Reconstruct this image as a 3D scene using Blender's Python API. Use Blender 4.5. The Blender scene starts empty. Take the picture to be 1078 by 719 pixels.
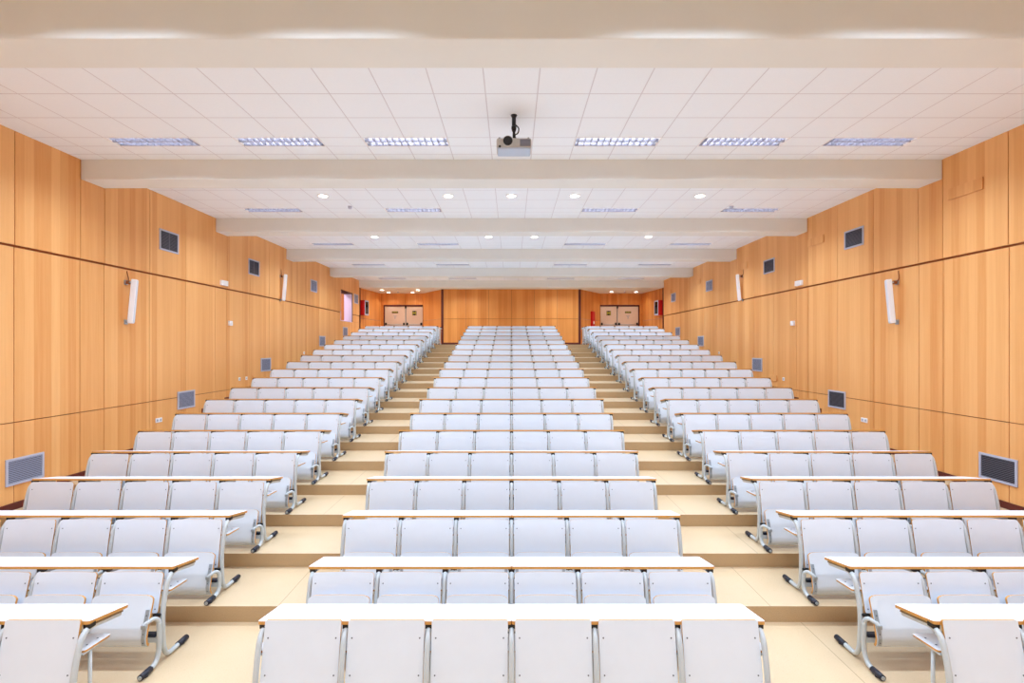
import bpy, bmesh, math, random
from mathutils import Vector
random.seed(7)
S = bpy.context.scene
COL = S.collection
CZ = 2.66            # camera height above the lowest floor
WX = 6.73            # half width of the room
RISE, PITCH, Y0 = 0.1525, 0.858, 3.447
CEIL, BEAM = CZ + 2.92, CZ + 2.61
RISER0 = 4.80
TOPZ = 18 * RISE
BF = lambda k: 4.21 + 3.535 * k      # front face of ceiling beam k
BW = 0.45

# ------------------------------------------------------------------ materials
def lin(c):
    return tuple(((v / 255) / 12.92 if v / 255 <= .04045 else ((v / 255 + .055) / 1.055) ** 2.4) for v in c) + (1,)

def mat(name, rgb, rough=.5, metal=0., spec=.5, noise=0., nscale=40., emit=None, estr=0.):
    m = bpy.data.materials.new(name); m.use_nodes = True
    nt = m.node_tree; b = nt.nodes['Principled BSDF']
    b.inputs['Base Color'].default_value = lin(rgb)
    b.inputs['Roughness'].default_value = rough
    b.inputs['Metallic'].default_value = metal
    b.inputs['Specular IOR Level'].default_value = spec
    if emit:
        b.inputs['Emission Color'].default_value = lin(emit); b.inputs['Emission Strength'].default_value = estr
    if noise:
        tc = nt.nodes.new('ShaderNodeTexCoord'); n = nt.nodes.new('ShaderNodeTexNoise'); n.inputs['Scale'].default_value = nscale
        n.inputs['Detail'].default_value = 4
        mx = nt.nodes.new('ShaderNodeMixRGB'); mx.blend_type = 'MIX'
        mx.inputs[1].default_value = lin(rgb)
        mx.inputs[2].default_value = lin(tuple(max(0, v * (1 - noise)) for v in rgb))
        nt.links.new(tc.outputs['Object'], n.inputs['Vector']); nt.links.new(n.outputs['Fac'], mx.inputs[0])
        nt.links.new(mx.outputs[0], b.inputs['Base Color'])
    return m

class NB:
    def __init__(s, m): s.nt = m.node_tree; s.b = s.nt.nodes['Principled BSDF']
    def math(s, op, a, b=None, c=None):
        n = s.nt.nodes.new('ShaderNodeMath'); n.operation = op
        for i, v in enumerate((a, b, c)):
            if v is None: continue
            if isinstance(v, (int, float)): n.inputs[i].default_value = v
            else: s.nt.links.new(v, n.inputs[i])
        return n.outputs[0]
    def mix(s, f, a, b):
        n = s.nt.nodes.new('ShaderNodeMixRGB')
        for i, v in enumerate((f, a, b)):
            if isinstance(v, (int, float)): n.inputs[i].default_value = v
            elif isinstance(v, tuple): n.inputs[i].default_value = v
            else: s.nt.links.new(v, n.inputs[i])
        return n.outputs[0]
    def pos(s):
        g = s.nt.nodes.new('ShaderNodeNewGeometry'); x = s.nt.nodes.new('ShaderNodeSeparateXYZ')
        s.nt.links.new(g.outputs['Position'], x.inputs[0]); return g.outputs['Position'], x.outputs
    def white(s, v):
        n = s.nt.nodes.new('ShaderNodeTexWhiteNoise'); n.noise_dimensions = '1D'; s.nt.links.new(v, n.inputs['W']); return n.outputs['Value']
    def comb(s, x, y, z):
        n = s.nt.nodes.new('ShaderNodeCombineXYZ')
        for i, v in enumerate((x, y, z)):
            if isinstance(v, (int, float)): n.inputs[i].default_value = v
            else: s.nt.links.new(v, n.inputs[i])
        return n.outputs[0]
    def noise(s, vec, scale, detail=4):
        n = s.nt.nodes.new('ShaderNodeTexNoise'); n.inputs['Scale'].default_value = scale; n.inputs['Detail'].default_value = detail
        s.nt.links.new(vec, n.inputs['Vector']); return n.outputs['Fac']

def wood(name, light, dark, rough=.42):
    """vertical veneer leaves with fine upright grain, running along x+y"""
    m = mat(name, light, rough, spec=.35); k = NB(m); p, xyz = k.pos()
    s = k.math('ADD', xyz[0], xyz[1])
    leaf = k.math('FLOOR', k.math('DIVIDE', s, .135))
    wn = k.white(leaf)
    g = k.noise(k.comb(k.math('MULTIPLY', s, 22), 0.0, k.math('MULTIPLY', xyz[2], .55)), 1.0, 5)
    g2 = k.noise(k.comb(k.math('MULTIPLY', s, 90), 3.0, k.math('MULTIPLY', xyz[2], 2.2)), 1.0, 3)
    f = k.math('ADD', k.math('MULTIPLY', wn, .55), k.math('MULTIPLY', g, .62))
    f = k.math('ADD', f, k.math('MULTIPLY', k.math('SUBTRACT', g2, .5), .35))
    f = k.math('SUBTRACT', f, .16)
    c = k.mix(f, lin(light), lin(dark))
    k.nt.links.new(c, k.b.inputs['Base Color'])
    return m

M = {}
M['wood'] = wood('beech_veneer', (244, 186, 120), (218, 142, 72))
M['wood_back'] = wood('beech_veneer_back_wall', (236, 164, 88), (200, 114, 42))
M['wood_gap'] = mat('dark_joint', (146, 80, 34), .7)
M['trim_dark'] = mat('dark_mahogany_trim', (92, 30, 22), .5)
M['lam'] = mat('white_laminate', (222, 229, 237), .38, spec=.4, noise=.03, nscale=7)
M['lamback'] = mat('laminate_reverse', (220, 226, 238), .45, noise=.03, nscale=6)
M['desk'] = mat('desk_laminate', (238, 240, 244), .35, spec=.45)
M['edge'] = mat('beech_ply_edge', (224, 162, 82), .5, noise=.2, nscale=60)
M['tube'] = mat('pale_grey_paint', (190, 196, 197), .35, spec=.5)
M['steel'] = mat('zinc_steel', (176, 184, 190), .38, metal=.55)
M['screw'] = mat('screw_head', (96, 100, 110), .4, metal=.4)
M['rubber'] = mat('dark_rubber', (24, 27, 44), .45)
M['white'] = mat('matt_white_paint', (238, 234, 230), .6)
M['beam'] = mat('cream_plaster', (232, 233, 228), .75, noise=.04, nscale=1.2)
M['plaster'] = mat('white_plaster', (240, 240, 242), .7)
M['plastic'] = mat('white_plastic', (240, 240, 242), .4)
M['grey'] = mat('grille_grey', (186, 190, 208), .45)
M['greydark'] = mat('grille_slot', (40, 42, 52), .7)
M['slat'] = mat('grille_slat', (150, 156, 178), .45)
M['slatdark'] = mat('grille_slat_dark', (98, 97, 108), .5)
M['black'] = mat('black_plastic', (18, 18, 20), .4)
M['red'] = mat('red_enamel', (200, 16, 22), .35)
M['door'] = mat('cream_door_paint', (226, 200, 176), .5, noise=.04, nscale=3)
M['projgrey'] = mat('projector_grey', (188, 188, 186), .4)
M['projblue'] = mat('projector_underside', (182, 196, 216), .4)
M['projvent'] = mat('projector_vent', (112, 106, 106), .5)
M['glass'] = mat('dark_glass', (28, 24, 26), .1)
M['yellow'] = mat('sign_yellow', (196, 186, 60), .5)
M['arm'] = mat('brown_support_arm', (122, 96, 58), .5)
M['lilac'] = mat('opening_reveal_paint', (232, 214, 236), .5)
M['tubelamp'] = mat('fluorescent_tube', (255, 255, 255), .5, emit=(246, 248, 255), estr=7.)
M['downlamp'] = mat('downlight_lens', (255, 255, 255), .5, emit=(255, 246, 236), estr=14.)
M['louvre'] = mat('louvre_aluminium', (160, 164, 182), .35, metal=.35)

# ceiling tiles: 0.6 m grid, restarting in each bay
m = mat('mineral_ceiling_tile', (240, 236, 234), .8); k = NB(m); p, xyz = k.pos()
u = k.math('ABSOLUTE', k.math('SUBTRACT', k.math('FRACT', k.math('DIVIDE', k.math('ADD', xyz[0], 60.3), .6)), .5))
bay = k.math('MODULO', k.math('ADD', xyz[1], 3.535 * 4 - 4.21), 3.535)          # 0 at a beam's front face
q = k.math('SUBTRACT', 3.535, bay)                                             # distance before the next beam
v1 = k.math('ABSOLUTE', k.math('SUBTRACT', k.math('FRACT', k.math('DIVIDE', k.math('ADD', q, 12 - .81), .6)), .5))
line_u = k.math('GREATER_THAN', u, .5 - .011)
line_v = k.math('GREATER_THAN', v1, .5 - .013)
line_s = k.math('LESS_THAN', k.math('ABSOLUTE', k.math('SUBTRACT', q, .51)), .008)
ln = k.math('MINIMUM', k.math('ADD', k.math('ADD', line_u, line_v), line_s), 1.0)
nz = k.noise(p, 60, 3)
base = k.mix(nz, lin((243, 249, 254)), lin((236, 242, 248)))
k.nt.links.new(k.mix(ln, base, lin((212, 212, 218))), k.b.inputs['Base Color'])
M['tile'] = m

# terrazzo floor: long slabs, joints shifted from tier to tier
m = mat('cream_terrazzo', (240, 220, 184), .32, spec=.4); k = NB(m); p, xyz = k.pos()
tier = k.math('FLOOR', k.math('DIVIDE', k.math('SUBTRACT', xyz[1], RISER0 - .001), PITCH))
off = k.math('MULTIPLY', k.white(k.math('MAXIMUM', tier, -1.0)), .7)
ju = k.math('ABSOLUTE', k.math('SUBTRACT', k.math('FRACT', k.math('DIVIDE', k.math('ADD', k.math('ADD', xyz[0], off), 40 * 2.38 + 1.85), 2.38)), .5))
jl = k.math('GREATER_THAN', ju, .5 - .0016)
n1 = k.noise(p, 170, 2); n2 = k.noise(p, 2.2, 4); n3 = k.noise(p, 60, 3)
sp = k.math('MULTIPLY', k.math('GREATER_THAN', n1, .62), .45)
c = k.mix(sp, lin((210, 185, 150)), lin((180, 150, 112)))
c = k.mix(k.math('MULTIPLY', n2, .5), c, lin((196, 168, 128)))
c = k.mix(k.math('MULTIPLY', k.math('GREATER_THAN', n3, .66), .3), c, lin((184, 150, 108)))
k.nt.links.new(k.mix(k.math('MULTIPLY', jl, .75), c, lin((150, 122, 90))), k.b.inputs['Base Color'])
M['floor'] = m
# risers: terrazzo coloured browner and more speckled than the treads
m = mat('riser_terrazzo', (196, 164, 124), .45, spec=.3); k = NB(m); p, xyz = k.pos()
n1 = k.noise(p, 120, 3); n2 = k.noise(p, 9, 4)
c = k.mix(n1, lin((208, 178, 138)), lin((152, 122, 88)))
c = k.mix(k.math('MULTIPLY', n2, .6), c, lin((196, 160, 116)))
k.nt.links.new(c, k.b.inputs['Base Color'])
M['riser'] = m

# ------------------------------------------------------------------ mesh building
class MB:
    def __init__(s): s.v = []; s.f = []; s.fm = []; s.sm = []; s.mats = []
    def mi(s, m):
        if m not in s.mats: s.mats.append(m)
        return s.mats.index(m)
    def face(s, idx, m, smooth=False):
        s.f.append(idx); s.fm.append(s.mi(m)); s.sm.append(smooth)
    def box(s, x0, x1, y0, y1, z0, z1, m, R=None, skip=()):
        b = len(s.v)
        for z in (z0, z1):
            for y in (y0, y1):
                for x in (x0, x1):
                    p = Vector((x, y, z)); s.v.append(tuple(R(p)) if R else tuple(p))
        F = {'-z': (0, 2, 3, 1), '+z': (4, 5, 7, 6), '-y': (0, 1, 5, 4), '+y': (2, 6, 7, 3), '-x': (0, 4, 6, 2), '+x': (1, 3, 7, 5)}
        for n, q in F.items():
            if n not in skip: s.face([b + i for i in q], m)
        return s
    def bbox(s, x0, x1, y0, y1, z0, z1, m, r=.01, R=None, seg=3):
        bm = bmesh.new(); bmesh.ops.create_cube(bm, size=1)
        for v in bm.verts: v.co = Vector(((x0 + x1) / 2 + v.co.x * (x1 - x0), (y0 + y1) / 2 + v.co.y * (y1 - y0), (z0 + z1) / 2 + v.co.z * (z1 - z0)))
        bmesh.ops.bevel(bm, geom=bm.edges[:], offset=r, segments=seg, affect='EDGES', profile=.5)
        b = len(s.v); bm.verts.index_update()
        for v in bm.verts: s.v.append(tuple(R(v.co)) if R else tuple(v.co))
        for f in bm.faces: s.face([b + v.index for v in f.verts], m, False)
        bm.free(); return s
    def tube(s, pts, r, m, n=10, cap=True, sub=6):
        P = [Vector(p) for p in pts]
        if len(P) > 2 and sub > 1:
            Q = []
            for i in range(len(P) - 1):
                a = P[max(i - 1, 0)]; b = P[i]; c = P[i + 1]; d = P[min(i + 2, len(P) - 1)]
                for j in range(sub):
                    t = j / sub
                    Q.append(.5 * ((2 * b) + (c - a) * t + (2 * a - 5 * b + 4 * c - d) * t * t + (3 * b - a - 3 * c + d) * t ** 3))
            Q.append(P[-1]); P = Q
        T = [(P[min(i + 1, len(P) - 1)] - P[max(i - 1, 0)]).normalized() for i in range(len(P))]
        ref = Vector((1, 0, 0)) if abs(T[0].x) < .9 else Vector((0, 1, 0))
        N = (ref - T[0] * ref.dot(T[0])).normalized(); rings = []
        for i, p in enumerate(P):
            N = (N - T[i] * N.dot(T[i])).normalized(); B = T[i].cross(N); b = len(s.v); rings.append(b)
            for j in range(n):
                a = 2 * math.pi * j / n; s.v.append(tuple(p + (N * math.cos(a) + B * math.sin(a)) * r))
        for i in range(len(rings) - 1):
            for j in range(n):
                s.face([rings[i] + j, rings[i] + (j + 1) % n, rings[i + 1] + (j + 1) % n, rings[i + 1] + j], m, True)
        if cap:
            s.face([rings[0] + j for j in reversed(range(n))], m); s.face([rings[-1] + j for j in range(n)], m)
        return s
    def cyl(s, a, b, r, m, n=16, r2=None):
        a = Vector(a); b = Vector(b); t = (b - a).normalized()
        ref = Vector((0, 0, 1)) if abs(t.z) < .9 else Vector((1, 0, 0))
        u = t.cross(ref).normalized(); w = t.cross(u); r2 = r if r2 is None else r2
        i0 = len(s.v)
        for c, rr in ((a, r), (b, r2)):
            for j in range(n):
                q = 2 * math.pi * j / n; s.v.append(tuple(c + (u * math.cos(q) + w * math.sin(q)) * rr))
        for j in range(n): s.face([i0 + j, i0 + (j + 1) % n, i0 + n + (j + 1) % n, i0 + n + j], m, True)
        s.face([i0 + j for j in reversed(range(n))], m); s.face([i0 + n + j for j in range(n)], m)
        return s
    def ring(s, c, r0, r1, z0, z1, m, n=24):
        """flat ring, hole along z"""
        i0 = len(s.v)
        for r, z in ((r1, z1), (r1, z0), (r0, z0), (r0, z1)):
            for j in range(n):
                q = 2 * math.pi * j / n; s.v.append((c[0] + r * math.cos(q), c[1] + r * math.sin(q), z))
        for a in range(4):
            b = (a + 1) % 4
            for j in range(n): s.face([i0 + a * n + j, i0 + a * n + (j + 1) % n, i0 + b * n + (j + 1) % n, i0 + b * n + j], m)
        return s
    def sheet(s, w, v0, v1, Pf, Nf, t, mf, mb, me, r0=.02, r1=.02, nv=6, arch=0., nu=10):
        """a bent board: columns across u, rounded corners, own edge band; Pf(u,v) front point, Nf outward normal"""
        us = []
        R = max(r0, r1, .004); h = w / 2
        for a in (0, 15, 35, 60, 90): us.append(-h + R * (1 - math.cos(math.radians(90 - a))) if False else -h + R * (1 - math.cos(math.radians(a))))
        n = nu
        for i in range(1, n): us.append(-h + R + (w - 2 * R) * i / n)
        us += [-x for x in reversed(us[:5])]
        def corner(u, r):
            if r <= 0: return 0
            d = abs(u) - (h - r)
            return 0 if d <= 0 else r - math.sqrt(max(0, r * r - d * d))
        cols = []
        for u in us:
            a = v0 + corner(u, r0); b = v1 - corner(u, r1) + arch * (1 - (u / h) ** 2)
            cols.append([(u, a + (b - a) * j / nv) for j in range(nv + 1)])
        nc = len(us); base = len(s.v)
        for c in cols:
            for (u, v) in c: s.v.append(tuple(Pf(u, v)))
        bb = len(s.v)
        for c in cols:
            for (u, v) in c: s.v.append(tuple(Vector(Pf(u, v)) - Vector(Nf(u, v)) * t))
        g = lambda i, j: i * (nv + 1) + j
        for i in range(nc - 1):
            for j in range(nv):
                q = [g(i, j), g(i + 1, j), g(i + 1, j + 1), g(i, j + 1)]
                s.face([base + x for x in q], mf, True); s.face([bb + x for x in reversed(q)], mb, True)
        loop = [g(i, 0) for i in range(nc)] + [g(nc - 1, j) for j in range(1, nv + 1)] + [g(i, nv) for i in reversed(range(nc - 1))] + [g(0, j) for j in reversed(range(1, nv))]
        e = len(s.v)
        for x in loop: s.v.append(s.v[base + x]); s.v.append(s.v[bb + x])
        L = len(loop)
        for i in range(L):
            j = (i + 1) % L; s.face([e + 2 * i, e + 2 * i + 1, e + 2 * j + 1, e + 2 * j], me)
        return s
    def disc(s, P, N, r, h, m, n=8):
        P = Vector(P); N = Vector(N).normalized(); return s.cyl(P - N * .002, P + N * h, r, m, n)
    def build(s, name, parent=None, loc=None):
        me = bpy.data.meshes.new(name); me.from_pydata(s.v, [], s.f)
        for mm in s.mats: me.materials.append(M[mm])
        me.polygons.foreach_set('material_index', s.fm); me.polygons.foreach_set('use_smooth', s.sm)
        me.update()
        bm = bmesh.new(); bm.from_mesh(me); bmesh.ops.recalc_face_normals(bm, faces=bm.faces[:]); bm.to_mesh(me); bm.free()
        o = bpy.data.objects.new(name, me); COL.objects.link(o)
        if parent: o.parent = parent
        if loc: o.location = loc
        return o

def tag(o, label=None, cat=None, group=None, kind=None):
    if label: o['label'] = label
    if cat: o['category'] = cat
    if group: o['group'] = group
    if kind: o['kind'] = kind
    return o
def thing(name, label, cat, loc, rz=0, group=None):
    o = bpy.data.objects.new(name, None); o.empty_display_size = .1; COL.objects.link(o)
    o.location = loc; o.rotation_euler = (0, 0, rz)
    return tag(o, label, cat, group)
def struct(o): o['kind'] = 'structure'; return o
def kids(o): return [c for c in ALL.get(o.name, [])]
ALL = {}
def copy_tree(o, parent=None):
    c = o.copy(); COL.objects.link(c)
    if parent: c.parent = parent
    for ch in list(o.children): copy_tree(ch, c)
    return c
ORD = ['front', 'second', 'third', 'fourth', 'fifth', 'sixth', 'seventh', 'eighth', 'ninth', 'tenth', 'eleventh', 'twelfth', 'thirteenth',
       'fourteenth', 'fifteenth', 'sixteenth', 'seventeenth', 'eighteenth', 'nineteenth', 'twentieth', 'twenty-first']

# ------------------------------------------------------------------ floor, skirting
NT = 18
def tz(y):
    return 0. if y < RISER0 else RISE * min(NT, int((y - RISER0) / PITCH) + 1)
f = MB()
ys = [RISER0 + PITCH * j for j in range(NT)]
def quad(mb, a, b, c, d, m):
    i = len(mb.v); mb.v += [a, b, c, d]; mb.face([i, i + 1, i + 2, i + 3], m)
yy = -4.2
for j in range(NT + 1):
    y1 = ys[j] if j < NT else 24.6
    z = j * RISE
    f.box(-WX, WX, yy, y1, z - (.3 if j == 0 else RISE + .1), z, 'floor', skip=('-y',) if j else ())
    if j: quad(f, (-WX, yy, z - RISE), (WX, yy, z - RISE), (WX, yy, z), (-WX, yy, z), 'riser')
    yy = y1
struct(f.build('floor'))
for side, sx in (('left', -1), ('right', 1)):
    b = MB(); yy = -4.2
    for j in range(NT + 1):
        y1 = ys[j] if j < NT else 22.0
        z = j * RISE
        b.box(sx * (WX - .018), sx * (WX - .001), yy, y1, z + .001, z + .095, 'trim_dark')
        if j < NT: b.box(sx * (WX - .018), sx * (WX - .001), y1 - .02, y1, z + .095, z + RISE + .095, 'trim_dark')
        yy = y1
    struct(b.build('baseboard_' + side))

# ------------------------------------------------------------------ side walls
ZL, ZU = CZ - 1.025, CZ + 1.352
HOLE = (19.55, 20.95, CZ + 1.05, CZ + 2.21)
cols = []
for kb in range(-3, 6):
    b = BF(kb)
    edges = [b, b + .46] + [b + .46 + 1.025 * i for i in (1, 2)] + [b + 3.535]
    for a, c in zip(edges[:-1], edges[1:]):
        a = max(a, -4.2); c = min(c, 21.96)
        if c - a > .06: cols.append((a, c))
for side, sx in (('left', -1), ('right', 1)):
    w = MB(); g = .006
    hole = HOLE if side == 'left' else None
    def panel(a, c, z0, z1, out):
        def one(a, c, z0, z1):
            if c - a > .02 and z1 - z0 > .02:
                w.box(sx * (WX - out), sx * (WX + .03), a + g, c - g, z0 + g, z1 - g, 'wood')
        if hole and c > hole[0] and a < hole[1] and z1 > hole[2] and z0 < hole[3]:
            one(a, c, z0, min(hole[2] + g, z1)); one(a, c, max(hole[3] - g, z0), z1)
            one(a, min(hole[0] + g, c), max(z0, hole[2]), min(z1, hole[3])); one(max(a, hole[1] - g), c, max(z0, hole[2]), min(z1, hole[3]))
        else: one(a, c, z0, z1)
    for (a, c) in cols:
        fl = tz(c)
        if fl < ZL: panel(a, c, fl - .25, ZL, 0)
        panel(a, c, max(ZL, fl - .25), ZU, 0)
        panel(a, c, ZU + .022, CEIL + .07, .012)
    # dark carcass behind the joints
    def back(a, c, z0, z1): w.box(sx * (WX + .02), sx * (WX + .16), a, c, z0, z1, 'wood_gap')
    if hole:
        back(-4.2, hole[0], -.3, CEIL + .2); back(hole[1], 21.98, -.3, CEIL + .2)
        back(hole[0], hole[1], -.3, hole[2]); back(hole[0], hole[1], hole[3], CEIL + .2)
    else: back(-4.2, 21.98, -.3, CEIL + .2)
    struct(w.build('wall_' + side))
# opening in the left wall: dark head and far jamb, pale reveal and a lit side room
o = MB(); a, c, z0, z1 = HOLE
o.box(-WX - .32, -WX + .02, c - .002, c + .05, z0, z1 + .05, 'trim_dark')
o.box(-WX - .32, -WX + .02, a, c, z1, z1 + .05, 'trim_dark')
o.box(-WX - .32, -WX - .001, c - .03, c - .002, z0, z1, 'lilac')
o.box(-WX - .32, -WX + .012, a, c - .03, z0 - .03, z0, 'lilac')
o.box(-WX - .32, -WX + .012, a, a + .03, z0, z1, 'lilac')
struct(o.build('window_1'))
o = MB()
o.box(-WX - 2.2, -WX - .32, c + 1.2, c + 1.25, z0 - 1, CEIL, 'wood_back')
o.box(-WX - 2.25, -WX - 2.2, a - 1, c + 1.25, z0 - 1, CEIL, 'plaster')
o.box(-WX - 2.2, -WX - .17, a - 1, a - .95, z0 - 1, CEIL, 'plaster')
o.box(-WX - 2.2, -WX - .17, a - 1, c + 1.25, z0 - 1.05, z0 - 1, 'floor')
o.box(-WX - 2.2, -WX - .17, a - 1, c + 1.25, CEIL, CEIL + .05, 'plaster')
struct(o.build('wall_side_room'))

# ------------------------------------------------------------------ back of the hall
CY, DY = 22.6, 24.4
ZJ = CZ + 1.27
w = MB()
w.box(-3.2, 3.15, CY + .02, CY + .14, TOPZ - .1, BEAM + .03, 'wood_gap')
xs = [-3.1] + [-2.08 + 1.04 * i for i in range(5)] + [3.05]
for a, c in zip(xs[:-1], xs[1:]):
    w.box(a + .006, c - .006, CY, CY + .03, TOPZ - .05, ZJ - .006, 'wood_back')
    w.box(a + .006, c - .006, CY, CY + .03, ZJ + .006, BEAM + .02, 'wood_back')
struct(w.build('wall_back'))
b = MB(); b.box(-3.1, 3.05, CY - .018, CY - .001, TOPZ + .001, TOPZ + .1, 'trim_dark'); struct(b.build('baseboard_back'))
n = 1
for x0, x1 in ((-3.2, -3.1), (3.05, 3.15)):
    b = MB(); b.box(x0, x1, CY - .03, CY + .14, TOPZ, BEAM, 'trim_dark'); struct(b.build('trim_%d' % n)); n += 1
for sx in (-1, 1):
    b = MB(); b.box(sx * (WX - .03), sx * (WX + .16), 21.98, 22.05, TOPZ, BEAM, 'trim_dark'); struct(b.build('trim_%d' % n)); n += 1
def wallseg(mb, p, q, z0, z1, m, t=.04):
    p = Vector((p[0], p[1], 0)); q = Vector((q[0], q[1], 0)); d = (q - p); L = d.length; d.normalize(); nrm = Vector((-d.y, d.x, 0))
    mb.box(0, L, 0, t, z0, z1, m, R=lambda v: p + d * v.x + nrm * v.y + Vector((0, 0, v.z)))
DX0, DX1, DTOP = 4.36, 6.24, CZ + 1.99
for side, sx in (('left', -1), ('right', 1)):
    w = MB()
    segs = [((sx * 3.16, CY + .02), (sx * 4.36, DY)), ((sx * 6.40, DY), (sx * 6.74, 22.06))]
    for p, q in segs:
        if sx < 0: p, q = q, p
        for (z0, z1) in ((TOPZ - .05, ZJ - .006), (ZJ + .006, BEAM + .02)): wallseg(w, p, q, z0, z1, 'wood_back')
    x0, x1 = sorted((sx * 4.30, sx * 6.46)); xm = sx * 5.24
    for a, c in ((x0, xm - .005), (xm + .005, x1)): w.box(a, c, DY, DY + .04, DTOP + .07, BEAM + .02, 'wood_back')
    for a, c in ((sx * 6.27, sx * 6.46),): a, c = sorted((a, c)); w.box(a, c, DY, DY + .04, TOPZ - .05, DTOP + .07, 'wood_back')
    w.box(x0, x1, DY + .2, DY + .3, TOPZ - .1, BEAM + .05, 'wood_gap')
    struct(w.build('wall_back_' + side))

def double_door(idx, sx):
    root = thing('door_%d' % idx, None, None, (sx * 5.30, DY, TOPZ)); struct(root)
    H = DTOP - TOPZ; hw = .94
    fr = MB()
    fr.box(-hw - .04, -hw, -.02, .10, 0, H + .06, 'trim_dark'); fr.box(hw, hw + .04, -.02, .10, 0, H + .06, 'trim_dark')
    fr.box(-hw, hw, -.02, .10, H, H + .06, 'trim_dark'); fr.build('door_frame', root)
    xm = .10 if sx < 0 else -.10                                     # the leaf nearer the middle of the hall is narrower
    for (a, c, inner) in ((-hw + .01, xm - .02, sx > 0), (xm + .02, hw - .01, sx < 0)):
        lf = MB(); lf.bbox(a, c, .02, .065, .01, H - .012, 'door', .004, seg=1); leaf = lf.build('door_leaf', root)
        bar = MB(); bar.box(a + .03, a + .10, -.05, .02, .97, 1.09, 'black'); bar.box(c - .10, c - .03, -.05, .02, .97, 1.09, 'black')
        bar.cyl((a + .1, -.045, .99), (c - .1, -.045, .99), .017, 'steel', 10); bar.build('push_bar', leaf)
        cx = (a + c) / 2
        if inner: exit_sign(sx * 5.30 + cx, TOPZ + H - .35, sx)
        else: word_sign(sx * 5.30 + cx, TOPZ + H - .30, sx)
    cl = MB(); cl.box(xm - .035, xm + .035, -.03, .02, H - .11, H - .005, 'black'); cl.cyl((xm, .01, .05), (xm, .01, H - .1), .012, 'steel', 8); cl.build('centre_latch', root)

def exit_sign(x, z, sx):
    t = thing('exit_sign', 'square black and yellow-green pictogram sign on the %s double door' % ('left' if sx < 0 else 'right'), 'sign', (x, DY + .019, z), 0, 'pictogram signs on the doors')
    p = MB(); p.box(-.105, .105, -.006, 0, -.10, .12, 'black'); p.build('sign_plate', t)
    q = MB()
    q.box(-.09, .09, -.009, -.006, -.01, .045, 'yellow'); q.box(-.09, -.05, -.009, -.006, .065, .1, 'yellow'); q.box(.05, .09, -.009, -.006, .065, .1, 'yellow')
    i = len(q.v); q.v += [(-.09, -.009, -.08), (-.03, -.009, -.08), (-.09, -.009, -.02), (.09, -.009, -.08), (.09, -.009, -.02), (.03, -.009, -.08)]
    q.face([i, i + 1, i + 2], 'yellow'); q.face([i + 3, i + 4, i + 5], 'yellow')
    q.build('pictogram', t)
def word_sign(x, z, sx):
    t = thing('door_sign', 'narrow dark sign with yellowish lettering on the %s double door' % ('left' if sx < 0 else 'right'), 'sign', (x, DY + .019, z), 0, 'lettered signs on the doors')
    p = MB(); p.box(-.15, .15, -.006, 0, -.045, .045, 'black'); p.build('sign_plate', t)
    q = MB()
    for i in range(6):
        a = -.125 + i * .043; q.box(a, a + .03, -.009, -.006, -.024, .024, 'yellow'); q.box(a + .008, a + .022, -.0095, -.009, -.010 + .012 * (i % 2), .004 + .008 * (i % 2), 'black')
    q.build('lettering', t)
    t2 = thing('paper_notice', 'small faint notice under the lettered sign on the %s double door' % ('left' if sx < 0 else 'right'), 'notice', (x, DY + .019, z - .22), 0, 'faint notices on the doors')
    q = MB(); q.box(-.09, .09, -.003, 0, .04, .055, 'slat'); q.box(-.05, .05, -.003, 0, .0, .015, 'slat'); q.box(-.015, .015, -.003, 0, -.10, -.02, 'slat'); q.build('printed_lines', t2)
double_door(1, -1); double_door(2, 1)

# hall end behind the camera
w = MB(); w.box(-WX - .2, WX + .2, -4.3, -4.2, -.3, CEIL + .3, 'plaster'); struct(w.build('wall_front'))

# ------------------------------------------------------------------ ceiling, beams
LIGHT_ROW = lambda kb: (BF(kb) - .81, BF(kb) - .51)
def light_xs(kb): return [-5.1, -3.3, -1.5, 1.5, 3.3, 5.1] if kb <= 1 else [-5.1, -2.1, 2.1, 5.1]
bay_z = lambda kb: CEIL + (.05 if kb <= 0 else 0.)
c = MB()
for kb in range(-2, 6):
    y0 = max(BF(kb - 1) + BW - .02, -4.25); y1 = BF(kb) + .02
    if y1 < -4: continue
    a, b2 = LIGHT_ROW(kb)
    zc = bay_z(kb)
    q = lambda x0, x1, ya, yb: quad(c, (x0, ya, zc), (x0, yb, zc), (x1, yb, zc), (x1, ya, zc), 'tile')
    if a < -4: q(-WX - .02, WX + .02, y0, y1); continue
    q(-WX - .02, WX + .02, y0, a); q(-WX - .02, WX + .02, b2, y1)
    x = -WX - .02
    for lx in light_xs(kb): q(x, lx - .6, a, b2); x = lx + .6
    q(x, WX + .02, a, b2)
ce = c.build('ceiling'); struct(ce)
for kb in range(-2, 5):
    b = MB(); b.bbox(-WX + .013, WX - .013, BF(kb), BF(kb) + BW, BEAM, CEIL + .3, 'beam', .012); struct(b.build('ceiling_beam'))
b = MB(); b.bbox(-WX + .013, WX - .013, BF(5), 25., BEAM, CEIL + .3, 'beam', .012); struct(b.build('ceiling_beam'))
b = MB(); b.box(-WX - .3, WX + .3, -4.4, 25, CEIL + .3, CEIL + .4, 'plaster'); struct(b.build('ceiling_slab'))

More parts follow.
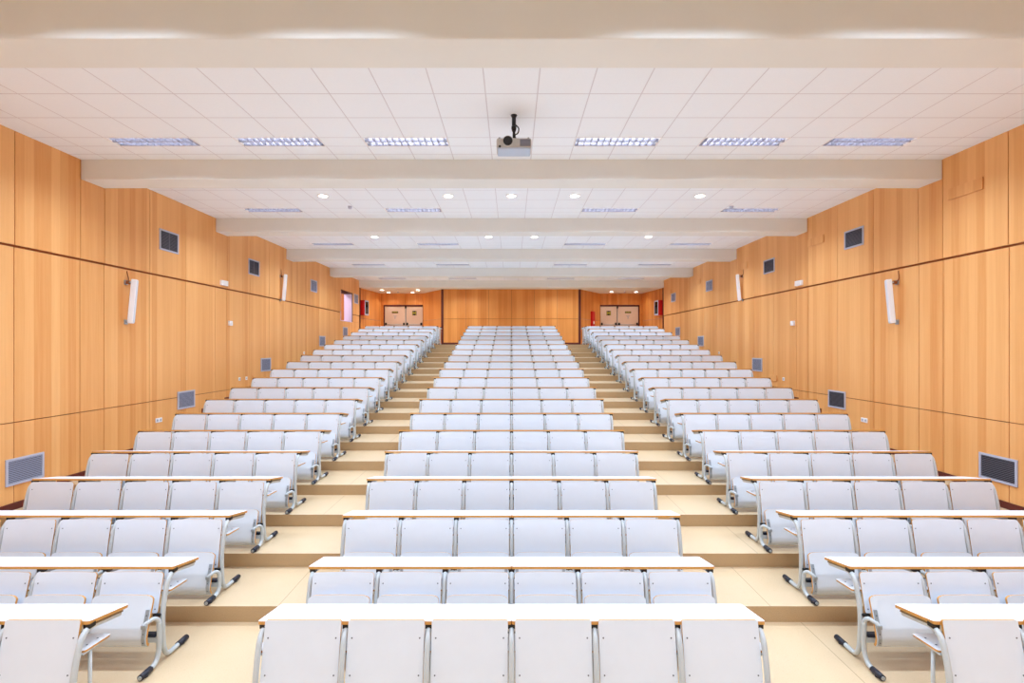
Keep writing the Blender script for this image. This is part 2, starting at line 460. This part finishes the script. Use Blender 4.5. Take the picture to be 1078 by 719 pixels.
# ------------------------------------------------------------------ luminaires
POWER = 34.
def make_light():
    r = thing('ceiling_light', 'x', 'ceiling light', (0, 0, CEIL), 0, 'louvred ceiling lights')
    h = MB(); L, W = .6, .15
    h.box(-L, L, -W, W, .10, .11, 'white'); h.box(-L, -L + .012, -W, W, -.004, .09, 'white'); h.box(L - .012, L, -W, W, -.004, .09, 'white')
    h.box(-L, L, -W, -W + .012, -.004, .09, 'white'); h.box(-L, L, W - .012, W, -.004, .09, 'white'); h.build('housing', r)
    for y in (-.068, .068):
        t = MB(); t.cyl((-.56, y, .078), (.56, y, .078), .013, 'tubelamp', 10); t.build('lamp_tube', r)
    l = MB()
    for i in range(13):
        x = -.588 + 1.176 * (i + .5) / 13 - 1.176 / 26 + (1.176 / 13) * .5
        l.box(x - .005, x + .005, -.137, .137, 0.0, .052, 'louvre')
    l.box(-.587, .587, -.009, .009, -.001, .062, 'louvre'); l.box(-.587, .587, -.137, -.131, -.001, .062, 'louvre'); l.box(-.587, .587, .131, .137, -.001, .062, 'louvre')
    l.build('louvre', r)
    ld = bpy.data.lights.new('fluorescent_light', 'AREA'); ld.shape = 'RECTANGLE'; ld.size = 1.16; ld.size_y = .26
    ld.energy = POWER; ld.color = (.74, .92, 1.16); ld.spread = math.radians(134)
    lo = bpy.data.objects.new('fluorescent_light', ld); COL.objects.link(lo); lo.parent = r; lo.location = (0, 0, -.008)
    return r
proto = None
BAYN = {0: 'bay over the camera', 1: 'nearest ceiling bay', 2: 'second ceiling bay', 3: 'third ceiling bay', 4: 'fourth ceiling bay', 5: 'farthest ceiling bay', -1: 'bay behind the camera'}
for kb in range(-1, 6):
    xs_ = light_xs(kb); y = sum(LIGHT_ROW(kb)) / 2
    for i, x in enumerate(xs_):
        if proto is None: proto = make_light(); o = proto
        else: o = copy_tree(proto)
        o.location = (x, y, bay_z(kb))
        nm = (['leftmost', 'second from left', 'third from left', 'third from right', 'second from right', 'rightmost'] if len(xs_) == 6 else ['leftmost', 'left of centre', 'right of centre', 'rightmost'])[i]
        o['label'] = 'recessed louvred ceiling light in the %s, %s' % (BAYN[kb], nm)
def make_down():
    r = thing('downlight', 'x', 'downlight', (0, 0, CEIL), 0, 'round downlights')
    a = MB(); a.ring((0, 0), .082, .105, -.012, 0.0, 'white'); a.build('trim_ring', r)
    a = MB(); a.cyl((0, 0, -.006), (0, 0, -.001), .083, 'downlamp', 24); a.build('lens', r)
    ld = bpy.data.lights.new('downlight_lamp', 'AREA'); ld.shape = 'DISK'; ld.size = .15; ld.energy = 4; ld.color = (.95, .95, 1.0); ld.spread = math.radians(130)
    lo = bpy.data.objects.new('downlight_lamp', ld); COL.objects.link(lo); lo.parent = r; lo.location = (0, 0, -.014)
    return r
dp = None
def down(x, y, z, label, group):
    global dp
    if dp is None: dp = make_down(); o = dp
    else: o = copy_tree(dp)
    o.location = (x, y, z); o['label'] = label; o['group'] = group
pn = ['outer left', 'inner left', 'middle', 'inner right', 'outer right']
for x, nme in zip((-3.64, -1.22, 0, 1.22, 3.64), pn): down(x, 9.6, CEIL, 'round white downlight in the second ceiling bay, %s of the five' % nme, 'downlights of the second bay')
for x, nme in zip((-3.64, -.61, .61, 3.64), ('outer left', 'inner left', 'inner right', 'outer right')): down(x, 13.2, CEIL, 'round downlight in the third ceiling bay, %s of the four' % nme, 'downlights of the third bay')
for x, y, nme in ((-5.96, 22.85, 'front left'), (-5.9, 23.85, 'rear left'), (-4.75, 23.85, 'rear right'), (-4.3, 22.85, 'front right')): down(x, y, BEAM, 'downlight over the left double door, %s of the four' % nme, 'downlights by the doors')
for x, nme in ((4.74, 'left'), (5.92, 'right')): down(x, 23.6, BEAM, 'downlight over the right double door, %s of the two' % nme, 'downlights by the doors')

# ------------------------------------------------------------------ bench rows
TH, TD, TDROP, TT = .755, .362, .067, .022
def tabletop(x0, x1):
    t = MB(); cx = (x0 + x1) / 2; sl = TDROP / TD; nl = math.hypot(1, sl)
    t.sheet(x1 - x0, 0, TD, lambda u, v: (cx + u, v, TH - v * sl), lambda u, v: (0, sl / nl, 1 / nl), TT, 'desk', 'lamback', 'edge', .018, .018, nv=2, nu=4)
    return t
def shelf(x0, x1, xf):
    t = MB(); cx = (x0 + x1) / 2
    P = lambda u, v: (cx + u, v, .572 - (v + .03) * .06)
    t.sheet(x1 - x0, -.035, .195, P, lambda u, v: (0, .06, .998), .014, 'desk', 'lamback', 'edge', .02, .02, nv=2, nu=4)
    for x in xf:
        for v in (.04, .13):
            t.disc(P(x - cx + (.03 if x < cx else -.03), v), (0, .06, 1), .006, .002, 'screw')
    return t
def backrest(w, zb):
    t = MB(); zt = .728; sl = .24 if zb > .35 else .175; nl = math.hypot(1, sl)
    bow = lambda u: .014 * (1 - (2 * u / w) ** 2)
    P = lambda u, v: (u, -.046 - (zt - v) * sl + bow(u) - .008 + (.05 * max(0, .42 - v)), v)
    N = lambda u, v: Vector((.112 * u / w / .5 * .5, -1, -sl * -1 * 0 + sl)).normalized()
    t.sheet(w, zb, zt, P, N, .012, 'lam', 'lamback', 'edge', .016, .022, nv=3, nu=10)
    for u in (-w / 2 + .028, w / 2 - .028):
        for v in (zb + .03, zt - .085): t.disc(P(u, v), (0, -1, sl), .0055, .002, 'screw')
    return t
def front_panel(w):
    t = MB(); zt, zb = .772, .385; sl = .2
    P = lambda u, v: (u, -.017 - (zt - v) * sl, v)
    t.sheet(w, zb, zt, P, lambda u, v: Vector((0, -1, sl)).normalized(), .018, 'lam', 'lamback', 'edge', .012, .012, nv=2, nu=4)
    for u in (-w / 2 + .03, w / 2 - .03):
        for v in (zb + .05, zt - .11): t.disc(P(u, v), (0, -1, sl), .0055, .002, 'screw')
    return t
def seat(w, dz):
    prof = [(y, z + dz) for y, z in [(-.222, .192), (-.246, .222), (-.253, .275), (-.243, .32), (-.228, .375), (-.205, .45), (-.182, .52), (-.162, .592)]]
    def at(v):
        t = v * (len(prof) - 1); i = min(int(t), len(prof) - 2); fr = t - i
        a, b = prof[i], prof[i + 1]; return a[0] + (b[0] - a[0]) * fr, a[1] + (b[1] - a[1]) * fr
    def P(u, v):
        y, z = at(min(max(v, 0), 1.05)); return (u, y, z + (max(v - 1, 0)) * 0)
    def N(u, v):
        a = at(max(v - .03, 0)); b = at(min(v + .03, 1)); d = Vector((0, b[0] - a[0], b[1] - a[1])).normalized()
        return Vector((0, -d.z, d.y))
    t = MB(); t.sheet(w, 0, .985, P, N, .019, 'lam', 'lamback', 'edge', .04, .06, nv=14, arch=.012, nu=8)
    return t, P, N
def bracket(P, N, u):
    t = MB()
    pts = [Vector(P(u, v)) + Vector(N(u, v)) * .004 for v in (.14, .3, .45, .6, .78)]
    for a, b in zip(pts[:-1], pts[1:]):
        d = (b - a); L = d.length; d.normalize(); nn = Vector((0, -d.z, d.y))
        t.box(-.014, .014, -.004, .004, 0, L + .001, 'steel', R=lambda q, a=a, d=d, nn=nn: a + Vector((q.x, 0, 0)) + nn * q.y + d * q.z)
    c = Vector(P(u, .55)) + Vector((0, -.012, 0))
    t.box(c.x - .02, c.x + .02, c.y - .012, c.y + .014, c.z - .014, c.z + .014, 'steel')
    for v in (.2, .4, .7):
        t.disc(Vector(P(u, v)) + Vector(N(u, v)) * .008, N(u, v), .005, .002, 'screw')
    return t
TR = .0195
def main_tube(mb, low=None):
    p = [(0, .29, .655), (0, .16, .680), (0, .06, .698), (0, .0, .690), (0, -.04, .652), (0, -.066, .58), (0, -.098, .44), (0, -.104, .32)]
    if low is None: p += [(0, -.096, .16), (0, -.082, .085), (0, -.05, .038), (0, 0, .027), (0, .10, .027), (0, .20, .027)]
    else: p += [(0, -.12, low + .03), (0, -.139, low)]
    mb.tube(p, TR, 'tube')
def frame(kind, dz):
    f = MB(); hang = kind == 'inner'
    main_tube(f, (.21 if dz == 0 else .11) if hang else None)
    if kind != 'front':
        q = 1 + dz / .35
        if not hang: f.tube([(0, -.355, .027), (0, -.245, .027), (0, -.185, .027 + .023 * q), (0, -.153, .027 + .083 * q), (0, -.145, .027 + .173 * q), (0, -.145, .3 + dz), (0, -.148, .352 + dz)], TR, 'tube')
        else: f.tube([(0, -.142, .21 if dz == 0 else .11), (0, -.145, .3 + dz), (0, -.148, .352 + dz)], TR, 'tube')
        for sg in ((-1,), (1,), (-1, 1), (-1, 1))[('right', 'left', 'inner', 'middle').index(kind)]:
            f.tube([(0, -.147, .34 + dz), (sg * .004, -.155, .378 + dz), (sg * .02, -.182, .4 + dz), (sg * .042, -.218, .392 + dz), (sg * .062, -.238, .372 + dz)], TR * .9, 'tube')
        for sg in ((-1,), (1,), (-1, 1), (-1, 1))[('right', 'left', 'inner', 'middle').index(kind)]:
            a = (.395, -.125) if dz == 0 else (.243, -.125)
            f.box(min(0, sg * .06), max(0, sg * .06), a[1] - .012, a[1] + .012, a[0], a[0] + .018, 'black')
    else:
        f.tube([(0, -.30, .027), (0, -.2, .027), (0, -.13, .032), (0, -.09, .06)], TR, 'tube')
        f.tube([(0, .03, .565), (0, .03, .02)], .012, 'tube', sub=1)
    f.box(-.024, .024, .002, .05, .702, .731, 'black')
    f.box(-.022, .022, .05, .30, -.006, .005, 'arm', R=lambda p: Vector((p.x, p.y, p.z + TH - TT - .008 - p.y * TDROP / TD)))
    f.box(-.02, .02, -.05, .19, .548, .556, 'tube')
    return f
def foot(y0, y1, tip):
    f = MB(); f.tube([(0, y0, .027), (0, y1, .027)], .0245, 'rubber', n=12, sub=1)
    f.cyl((0, tip, .027), (0, tip + (.006 if tip > 0 else -.006), .027), .016, 'steel', 10)
    f.cyl((0, (y0 + y1) / 2, .0), (0, (y0 + y1) / 2, .01), .02, 'rubber', 10)
    return f
MESH = {}
def shared(key, fn):
    if key not in MESH: MESH[key] = fn()
    return MESH[key]

def make_bench(nseat, pitch, half, kind, label, halves=1):
    """kind: front (desk, no seats), row, last (seats without a desk behind)"""
    name = 'front_desk' if kind == 'front' else 'lecture_bench'
    r = thing(name, label, 'desk' if kind == 'front' else 'bench', (0, 0, 0))
    xf = [(i - nseat / 2) * pitch for i in range(nseat + 1)]
    dz = 0. if kind in ('front', 'first') else -.15
    cz = 0. if dz == 0 else -.10
    if kind != 'last':
        if halves == 2:
            tabletop(-half, -.001).build('tabletop', r); tabletop(.001, half).build('tabletop', r)
        else: tabletop(-half, half).build('tabletop', r)
        shelf(-half, half, xf).build('book_shelf', r)
    if kind != 'front':
        rl = MB(); rl.box(xf[0], xf[-1], -.16, -.118, .19 + cz, .232 + cz, 'tube'); rl.build('crossbar', r)
    fo = None
    for i, x in enumerate(xf):
        fk = 'front' if kind == 'front' else ('left' if i == 0 else 'right' if i == nseat else 'middle' if i == nseat / 2 else 'inner')
        f = frame(fk, dz).build('frame', r, (x, 0, 0)) if fk not in CACHE else None
        if f is None:
            f = CACHE[fk].copy(); COL.objects.link(f); f.parent = r; f.location = (x, 0, 0)
        else: CACHE[fk] = f
        for key, a, b, tip in () if fk == 'inner' else ((('foot_front', -.30, -.18, -.30) if kind == 'front' else ('foot_near', -.36, -.245, -.36)), ('foot_far', .085, .205, .205)):
            if key in CACHE: q = CACHE[key].copy(); COL.objects.link(q); q.parent = f
            else: CACHE[key] = q = foot(a, b, tip).build('rubber_foot', f)
        if kind != 'front':
            for sg in (-1, 1):
                if (i == 0 and sg < 0) or (i == nseat and sg > 0): continue
                if 'bump' in CACHE: q = CACHE['bump'].copy(); COL.objects.link(q); q.parent = f
                else: CACHE['bump'] = q = MB().bbox(-.06, .06, -.165, -.115, .234, .262, 'rubber', .004, seg=1).build('rubber_stop', f)
                q.location = (sg * .082, 0, cz)
    for i in range(nseat):
        x = (i - nseat / 2 + .5) * pitch
        if kind == 'front':
            p = front_panel(pitch - .05).build('front_panel', r, (x, 0, 0)) if i == 0 else None
            if p is None: p = PNL.copy(); COL.objects.link(p); p.parent = r; p.location = (x, 0, 0)
            PNL = p
        else:
            if i == 0:
                bk = backrest(pitch - .053, .418 if dz == 0 else .265).build('backrest', r, (x, 0, 0))
                s, P, N = seat(pitch - .066, dz); st = s.build('folded_seat', r, (x, 0, 0)); w = pitch - .066
                br = [bracket(P, N, sg * (w / 2 - .022)).build('hinge_bracket', st) for sg in (-1, 1)]
            else:
                q = bk.copy(); COL.objects.link(q); q.parent = r; q.location = (x, 0, 0)
                q = st.copy(); COL.objects.link(q); q.parent = r; q.location = (x, 0, 0)
                for b in br: c = b.copy(); COL.objects.link(c); c.parent = q
    return r
CACHE = {}
BLOCKS = (('centre', 0., 6, .575, 1.762, 2), ('left', -4.375, 5, .570, 1.445, 1), ('right', 4.375, 5, .570, 1.445, 1))
def row_y(k): return Y0 + PITCH * k
def row_z(k): return RISE * min(max(k - 1, 0), NT)
for bn, bx, ns, pt, hf, hv in BLOCKS:
    CACHE = {}
    d = make_bench(ns, pt, hf, 'front', 'white front desk without seats at the foot of the %s block' % bn, hv)
    d['group'] = 'front desks'; d.location = (bx, row_y(0), row_z(0))
    src = {}
    for k in range(1, 21):
        if k == 20 and bn == 'centre': continue
        kd = 'last' if k >= 19 else 'first' if k == 1 else 'row'
        if kd == 'row' and kd not in src: CACHE = {x: y for x, y in CACHE.items() if x not in ('left', 'right', 'inner', 'middle')}
        if kd not in src:
            o = make_bench(ns, pt, hf, kd, 'x', hv); src[kd] = o
        else: o = copy_tree(src[kd])
        o.location = (bx, row_y(k), row_z(k)); o['group'] = 'benches of the %s block' % bn
        if k == 20: o['label'] = 'rearmost bench of the %s block, standing behind its last raised row' % bn
        elif k == 19: o['label'] = 'white bench at the top of the %s block, without a desk edge on its backs' % bn
        elif k == 1: o['label'] = 'white folding-seat bench right behind the front desk of the %s block' % bn
        else: o['label'] = 'white folding-seat bench in the %s block, %s row from the front counting the front desk' % (bn, ORD[k])

# ------------------------------------------------------------------ things on the walls
def grille(side, y, h, w, hh, dark, label, mull=False):
    sx = -1 if side == 'left' else 1
    out = .012 if h > 1.352 else 0.
    r = thing('vent_grille', label, 'vent', (sx * (WX - out), y, CZ + h), math.pi / 2 if sx < 0 else -math.pi / 2, 'ventilation grilles on the %s wall' % side)
    # local: x along the wall, -y into the room
    a = MB(); t = .03
    a.box(-w / 2, w / 2, -.016, -.001, hh / 2 - t, hh / 2, 'grey'); a.box(-w / 2, w / 2, -.016, -.001, -hh / 2, -hh / 2 + t, 'grey')
    a.box(-w / 2, -w / 2 + t, -.016, -.001, -hh / 2 + t, hh / 2 - t, 'grey'); a.box(w / 2 - t, w / 2, -.016, -.001, -hh / 2 + t, hh / 2 - t, 'grey')
    if mull: a.box(-.012, .012, -.012, -.001, -hh / 2 + t, hh / 2 - t, 'slatdark')
    a.build('frame', r)
    b = MB(); b.box(-w / 2 + t, w / 2 - t, -.004, -.001, -hh / 2 + t, hh / 2 - t, 'greydark'); b.build('backing', r)
    s = MB(); n = 13; zz = hh / 2 - t
    for i in range(n):
        z = -zz + 2 * zz * (i + .5) / n; dz = zz / n
        s.box(-w / 2 + t, w / 2 - t, -.013, -.005, z - dz * (.35 if dark else .62), z + dz * (.35 if dark else .62), 'slatdark' if dark else 'slat')
    s.build('slats', r)
PL = ['nearest', 'second', 'third', 'fourth', 'farthest']
for side in ('left', 'right'):
    hs = 2.06 if side == 'left' else 2.13
    for i, y in enumerate((9.74, 12.95, 16.87, 21.45 if side == 'left' else 20.6)):
        grille(side, y, hs - (.03 * i if side == 'right' else 0), .54, .40 if side == 'left' else .36, i < 2, 'dark %s vent grille high on the %s wall, %s from the camera' % ('framed' if i < 2 else 'grey', side, PL[i] if i < 3 else 'farthest'), side == 'left')
    for i, (y, h) in enumerate(((6.87, -1.69), (10.27, -1.09), (13.6, -.49), (17.65, .2), (20.1, .61))):
        grille(side, y, h, .54, .36, side == 'right' and i < 2, 'grey slatted vent grille low on the %s wall, %s from the camera' % (side, PL[i]))

def socket(side, y, h, n, label, name='wall_socket', cat='socket', w=.085, hh=.085, dep=.012, off=0.):
    sx = -1 if side == 'left' else 1
    r = thing(name, label, cat, (sx * (WX - off), y, CZ + h), math.pi / 2 if sx < 0 else -math.pi / 2, 'small fittings on the %s wall' % side)
    a = MB(); a.bbox(-w * n / 2, w * n / 2, -dep, .001, -hh / 2, hh / 2, 'plastic', .004, seg=2); a.build('face_plate', r)
    b = MB()
    if name == 'wall_socket':
        for i in range(n):
            cx = (i - (n - 1) / 2) * w
            b.cyl((cx, -dep - .0015, 0), (cx, -dep + .001, 0), .026, 'grey', 16)
            for q in (-.009, .009): b.cyl((cx + q, -dep - .003, 0), (cx + q, -dep, 0), .004, 'black', 8)
        b.build('socket_face', r)
    elif name == 'emergency_light':
        b.bbox(-w / 2 + .02, w / 2 - .02, -dep - .012, -dep + .001, -hh / 2 + .03, hh / 2 - .02, 'white', .004, seg=1); b.build('lens', r)
    else:
        b.cyl((0, -dep - .01, 0), (0, -dep + .001, 0), hh * .28, 'white', 16); b.build('sensor_dome', r)
for side in ('left', 'right'):
    socket(side, 9.47, -1.40, 2, 'white double socket low on the %s wall near the front rows' % side)
    socket(side, 12.28, -.80, 1, 'white single socket halfway along the %s wall, nearer of a close pair' % side)
    if side == 'left': socket(side, 12.6, -.80, 1, 'white single socket halfway along the left wall, farther of a close pair')
    socket(side, 16.1, -.20, 1, 'white socket on the %s wall far up the tiers' % side)
    socket(side, 11.85, .56, 1, 'small white sensor box on the %s wall at mid height' % side, 'motion_sensor', 'sensor', .12, .11, .05)
    socket(side, 11.57, 1.48, 1, 'white emergency light just above the %s wall joint' % side, 'emergency_light', 'emergency light', .25, .115, .055, .012)
def flap(side, y, h, w, hh, label, off):
    sx = -1 if side == 'left' else 1
    r = thing('access_panel', label, 'access panel', (sx * (WX - off), y, CZ + h), math.pi / 2 if sx < 0 else -math.pi / 2, 'wooden access panels on the %s wall' % side)
    a = MB(); a.box(-w / 2, w / 2, -.022, -.006, -hh / 2, hh / 2, 'wood'); a.build('cover', r)
    a = MB(); a.box(-w / 2 + .02, w / 2 - .02, -.006, .003, -hh / 2 + .02, hh / 2 - .02, 'wood_gap'); a.build('backing', r)
for i, y in enumerate((7.35, 10.95, 14.4, 17.9, 21.2)):
    flap('right', y, 2.33, .56, .17, 'long wooden access panel under the ceiling on the right wall, %s from the camera' % PL[i], .012)
flap('left', 13.0, -.82, .22, .14, 'small wooden cover beside the sockets on the left wall', 0)
flap('right', 12.75, -.8, .34, .14, 'small wooden cover beside the socket on the right wall', 0)

def speaker(side, y, h, label):
    sx = -1 if side == 'left' else 1
    r = thing('column_speaker', label, 'speaker', (sx * (WX - .13), y, CZ + h), math.pi / 2 if sx < 0 else -math.pi / 2, 'column speakers')
    # local -y points into the room; the top leans out, the face turned to the hall's middle
    th = math.radians(4.5)
    yaw = math.radians(20) * (1 if sx < 0 else -1)
    def R(p):
        y1 = p.y * math.cos(th) - p.z * math.sin(th); z1 = p.y * math.sin(th) + p.z * math.cos(th)
        return Vector((p.x * math.cos(yaw) - y1 * math.sin(yaw), p.x * math.sin(yaw) + y1 * math.cos(yaw), z1))
    a = MB(); a.bbox(-.045, .045, -.04, .045, -.385, .385, 'plastic', .012, R=R); a.build('cabinet', r)
    g = MB(); g.bbox(-.036, .036, -.046, -.038, -.365, .365, 'lam', .003, R=R, seg=1); g.build('front_mesh', r)
    for z, nm in ((.33, 'upper'), (-.36, 'lower')):
        p = R(Vector((0, .05, z)))
        b = MB(); b.tube([tuple(p), (0, .10, z), (0, .129, z)], .012, 'steel', sub=2); b.box(-.035, .035, .112, .1285, z - .04, z + .04, 'steel')
        if z > 0: b.bbox(-.03, .03, .055, .105, z - .03, z + .03, 'wood_gap', .006, seg=1)
        b.build('wall_bracket', r)
    c = MB(); c.tube([(.02, .1, .34), (.05, .115, .40), (.03, .122, .50), (.03, .124, 1.352 - h - .03)], .007, 'wood_gap', n=6); c.build('cable', r)
for side in ('left', 'right'):
    speaker(side, 8.66, .79, 'white column speaker tilted forward on the %s wall, nearer one' % side)
    speaker(side, 14.45, 1.72, 'white column speaker tilted forward on the %s wall, farther one' % side)

# fire equipment at the back
def hose_cabinet(sx):
    side = 'left' if sx < 0 else 'right'
    d = Vector((sx * (6.40 - 6.74), DY - 22.06, 0)).normalized(); ang = math.atan2(d.y, d.x)
    p = Vector((sx * 6.74, 22.06, 0)) + d * .23
    r = thing('fire_hose_cabinet', 'red fire hose cabinet on the side of the %s door recess' % side, 'fire cabinet', (p.x, p.y, CZ + 1.74), ang, 'fire hose cabinets')
    s = 1 if sx > 0 else -1                         # room side along local y
    def bx(mb, x0, x1, y0, y1, z0, z1, m):
        y0, y1 = sorted((s * y0, s * y1)); mb.box(x0, x1, y0, y1, z0, z1, m)
    a = MB(); bx(a, -.20, .20, .002, .22, -.33, .33, 'red'); a.build('cabinet', r)
    b = MB()
    bx(b, -.20, .20, .22, .235, .27, .33, 'grey'); bx(b, -.20, .20, .22, .235, -.33, -.27, 'grey'); bx(b, -.20, -.16, .22, .235, -.27, .27, 'grey'); bx(b, .16, .20, .22, .235, -.27, .27, 'grey')
    dr = b.build('door', r); c = MB(); bx(c, -.16, .16, .222, .228, -.27, .27, 'glass'); c.build('glass_pane', dr)
hose_cabinet(-1); hose_cabinet(1)
d = Vector((4.36 - 3.16, DY - CY - .02, 0)).normalized(); p = Vector((3.16, CY + .02, 0)) + d * 1.18
r = thing('extinguisher_cabinet', 'tall narrow red extinguisher cabinet left of the right double door', 'fire cabinet', (p.x, p.y, CZ + 1.28), math.atan2(d.y, d.x))
a = MB(); a.bbox(-.15, .15, -.10, -.002, -.39, .39, 'red', .01); a.build('cabinet', r)
a = MB(); a.box(-.05, .05, -.104, -.10, -.20, -.07, 'plastic'); a.build('white_sticker', r)

# smoke detectors
for x, y, lab in ((-3.35, 10.3, 'small smoke detector on the second ceiling bay, left of centre'), (4.56, 10.3, 'small smoke detector on the second ceiling bay beside the rightmost light'),
                  (-5.35, 23.4, 'tiny smoke detector above the left double door'), (5.35, 23.4, 'tiny smoke detector above the right double door')):
    z = CEIL if y < 20 else BEAM
    r = thing('smoke_detector', lab, 'smoke detector', (x, y, z), 0, 'smoke detectors')
    a = MB(); a.cyl((0, 0, -.012), (0, 0, 0), .05, 'plastic', 20); a.build('base', r)
    a = MB(); a.cyl((0, 0, -.06), (0, 0, -.012), .034, 'grey', 20, r2=.045); a.build('sensor_head', r)

# projector
r = thing('projector', 'grey video projector hanging from a black pole under the nearest ceiling bay', 'projector', (0.03, 6.27, CEIL))
a = MB(); a.cyl((0, 0, -.03), (0, 0, 0), .026, 'black', 20, r2=.042); a.tube([(0, 0, -.02), (0, 0, -.20)], .026, 'black', sub=1); a.cyl((0, 0, -.175), (0, 0, -.14), .032, 'black', 14)
a.tube([(0, 0, -.19), (0, 0, -.33)], .017, 'black', sub=1); a.box(-.06, .06, -.06, .06, -.332, -.322, 'black'); a.build('ceiling_mount', r)
ZT, ZB = -.332, -.462
a = MB(); a.bbox(-.218, .218, -.13, .15, ZB, ZT, 'projgrey', .028); body = a.build('body', r)
a = MB(); a.bbox(-.209, .209, -.121, .141, ZB - .006, ZB + .02, 'projblue', .012); a.build('underside', r)
LZ = ZT - .052
a = MB(); a.tube([(-.075, -.12, LZ), (-.075, -.155, LZ)], .064, 'projgrey', n=24, sub=1); a.tube([(-.075, -.13, LZ), (-.075, -.158, LZ)], .058, 'black', n=24, sub=1)
a.cyl((-.075, -.156, LZ), (-.075, -.160, LZ), .044, 'glass', 20); a.build('lens', r)
a = MB(); a.box(.075, .205, -.1335, -.128, ZB + .022, ZT - .025, 'projvent')
for i in range(6): a.box(.08, .20, -.136, -.133, ZB + .027 + i * .0135, ZB + .032 + i * .0135, 'slat')
a.build('vent', r)
a = MB(); a.cyl((-.175, -.134, ZB + .018), (-.175, -.128, ZB + .018), .015, 'black', 14); a.build('remote_sensor', r)
a = MB(); a.tube([(.02, 0, -.12), (.06, .0, -.165), (.05, 0, -.225), (.015, 0, -.25), (.03, .0, -.30), (.09, 0, -.335)], .008, 'black', n=6); a.build('cable', r)
for x in (-.18, .18):
    a = MB(); a.cyl((x, -.09, ZT - .002), (x, -.09, ZT + .012), .012, 'projvent', 10); a.build('fixing_screw', r)

# light of the side room behind the wall opening
ld = bpy.data.lights.new('side_room_light', 'AREA'); ld.size = .8; ld.energy = 40; ld.color = (.92, .88, 1.)
lo = bpy.data.objects.new('side_room_light', ld); COL.objects.link(lo); lo.location = (-WX - 1.2, 20.2, CEIL - .05)

# ------------------------------------------------------------------ world, camera, view
w = bpy.data.worlds.new('world'); S.world = w; w.use_nodes = True
w.node_tree.nodes['Background'].inputs['Color'].default_value = (.8, .85, 1, 1); w.node_tree.nodes['Background'].inputs['Strength'].default_value = .2
cd = bpy.data.cameras.new('camera'); cd.sensor_width = 36; cd.lens = 36 * 523 / 1078; cd.shift_y = 5.5 / 1078; cd.shift_x = .5 / 1078
cd.clip_start = .05; cd.clip_end = 200
cam = bpy.data.objects.new('camera', cd); COL.objects.link(cam); cam.location = (0, 0, CZ); cam.rotation_euler = (math.pi / 2, 0, 0)
S.camera = cam
S.view_settings.view_transform = 'Standard'; S.view_settings.look = 'None'; S.view_settings.gamma = 1; S.view_settings.use_curve_mapping = False
S.view_settings.exposure = 0.44
S.cycles.max_bounces = 10; S.cycles.diffuse_bounces = 8; S.cycles.glossy_bounces = 3; S.cycles.sample_clamp_indirect = 6
S.cycles.use_denoising = True; S.cycles.caustics_reflective = False; S.cycles.caustics_refractive = False
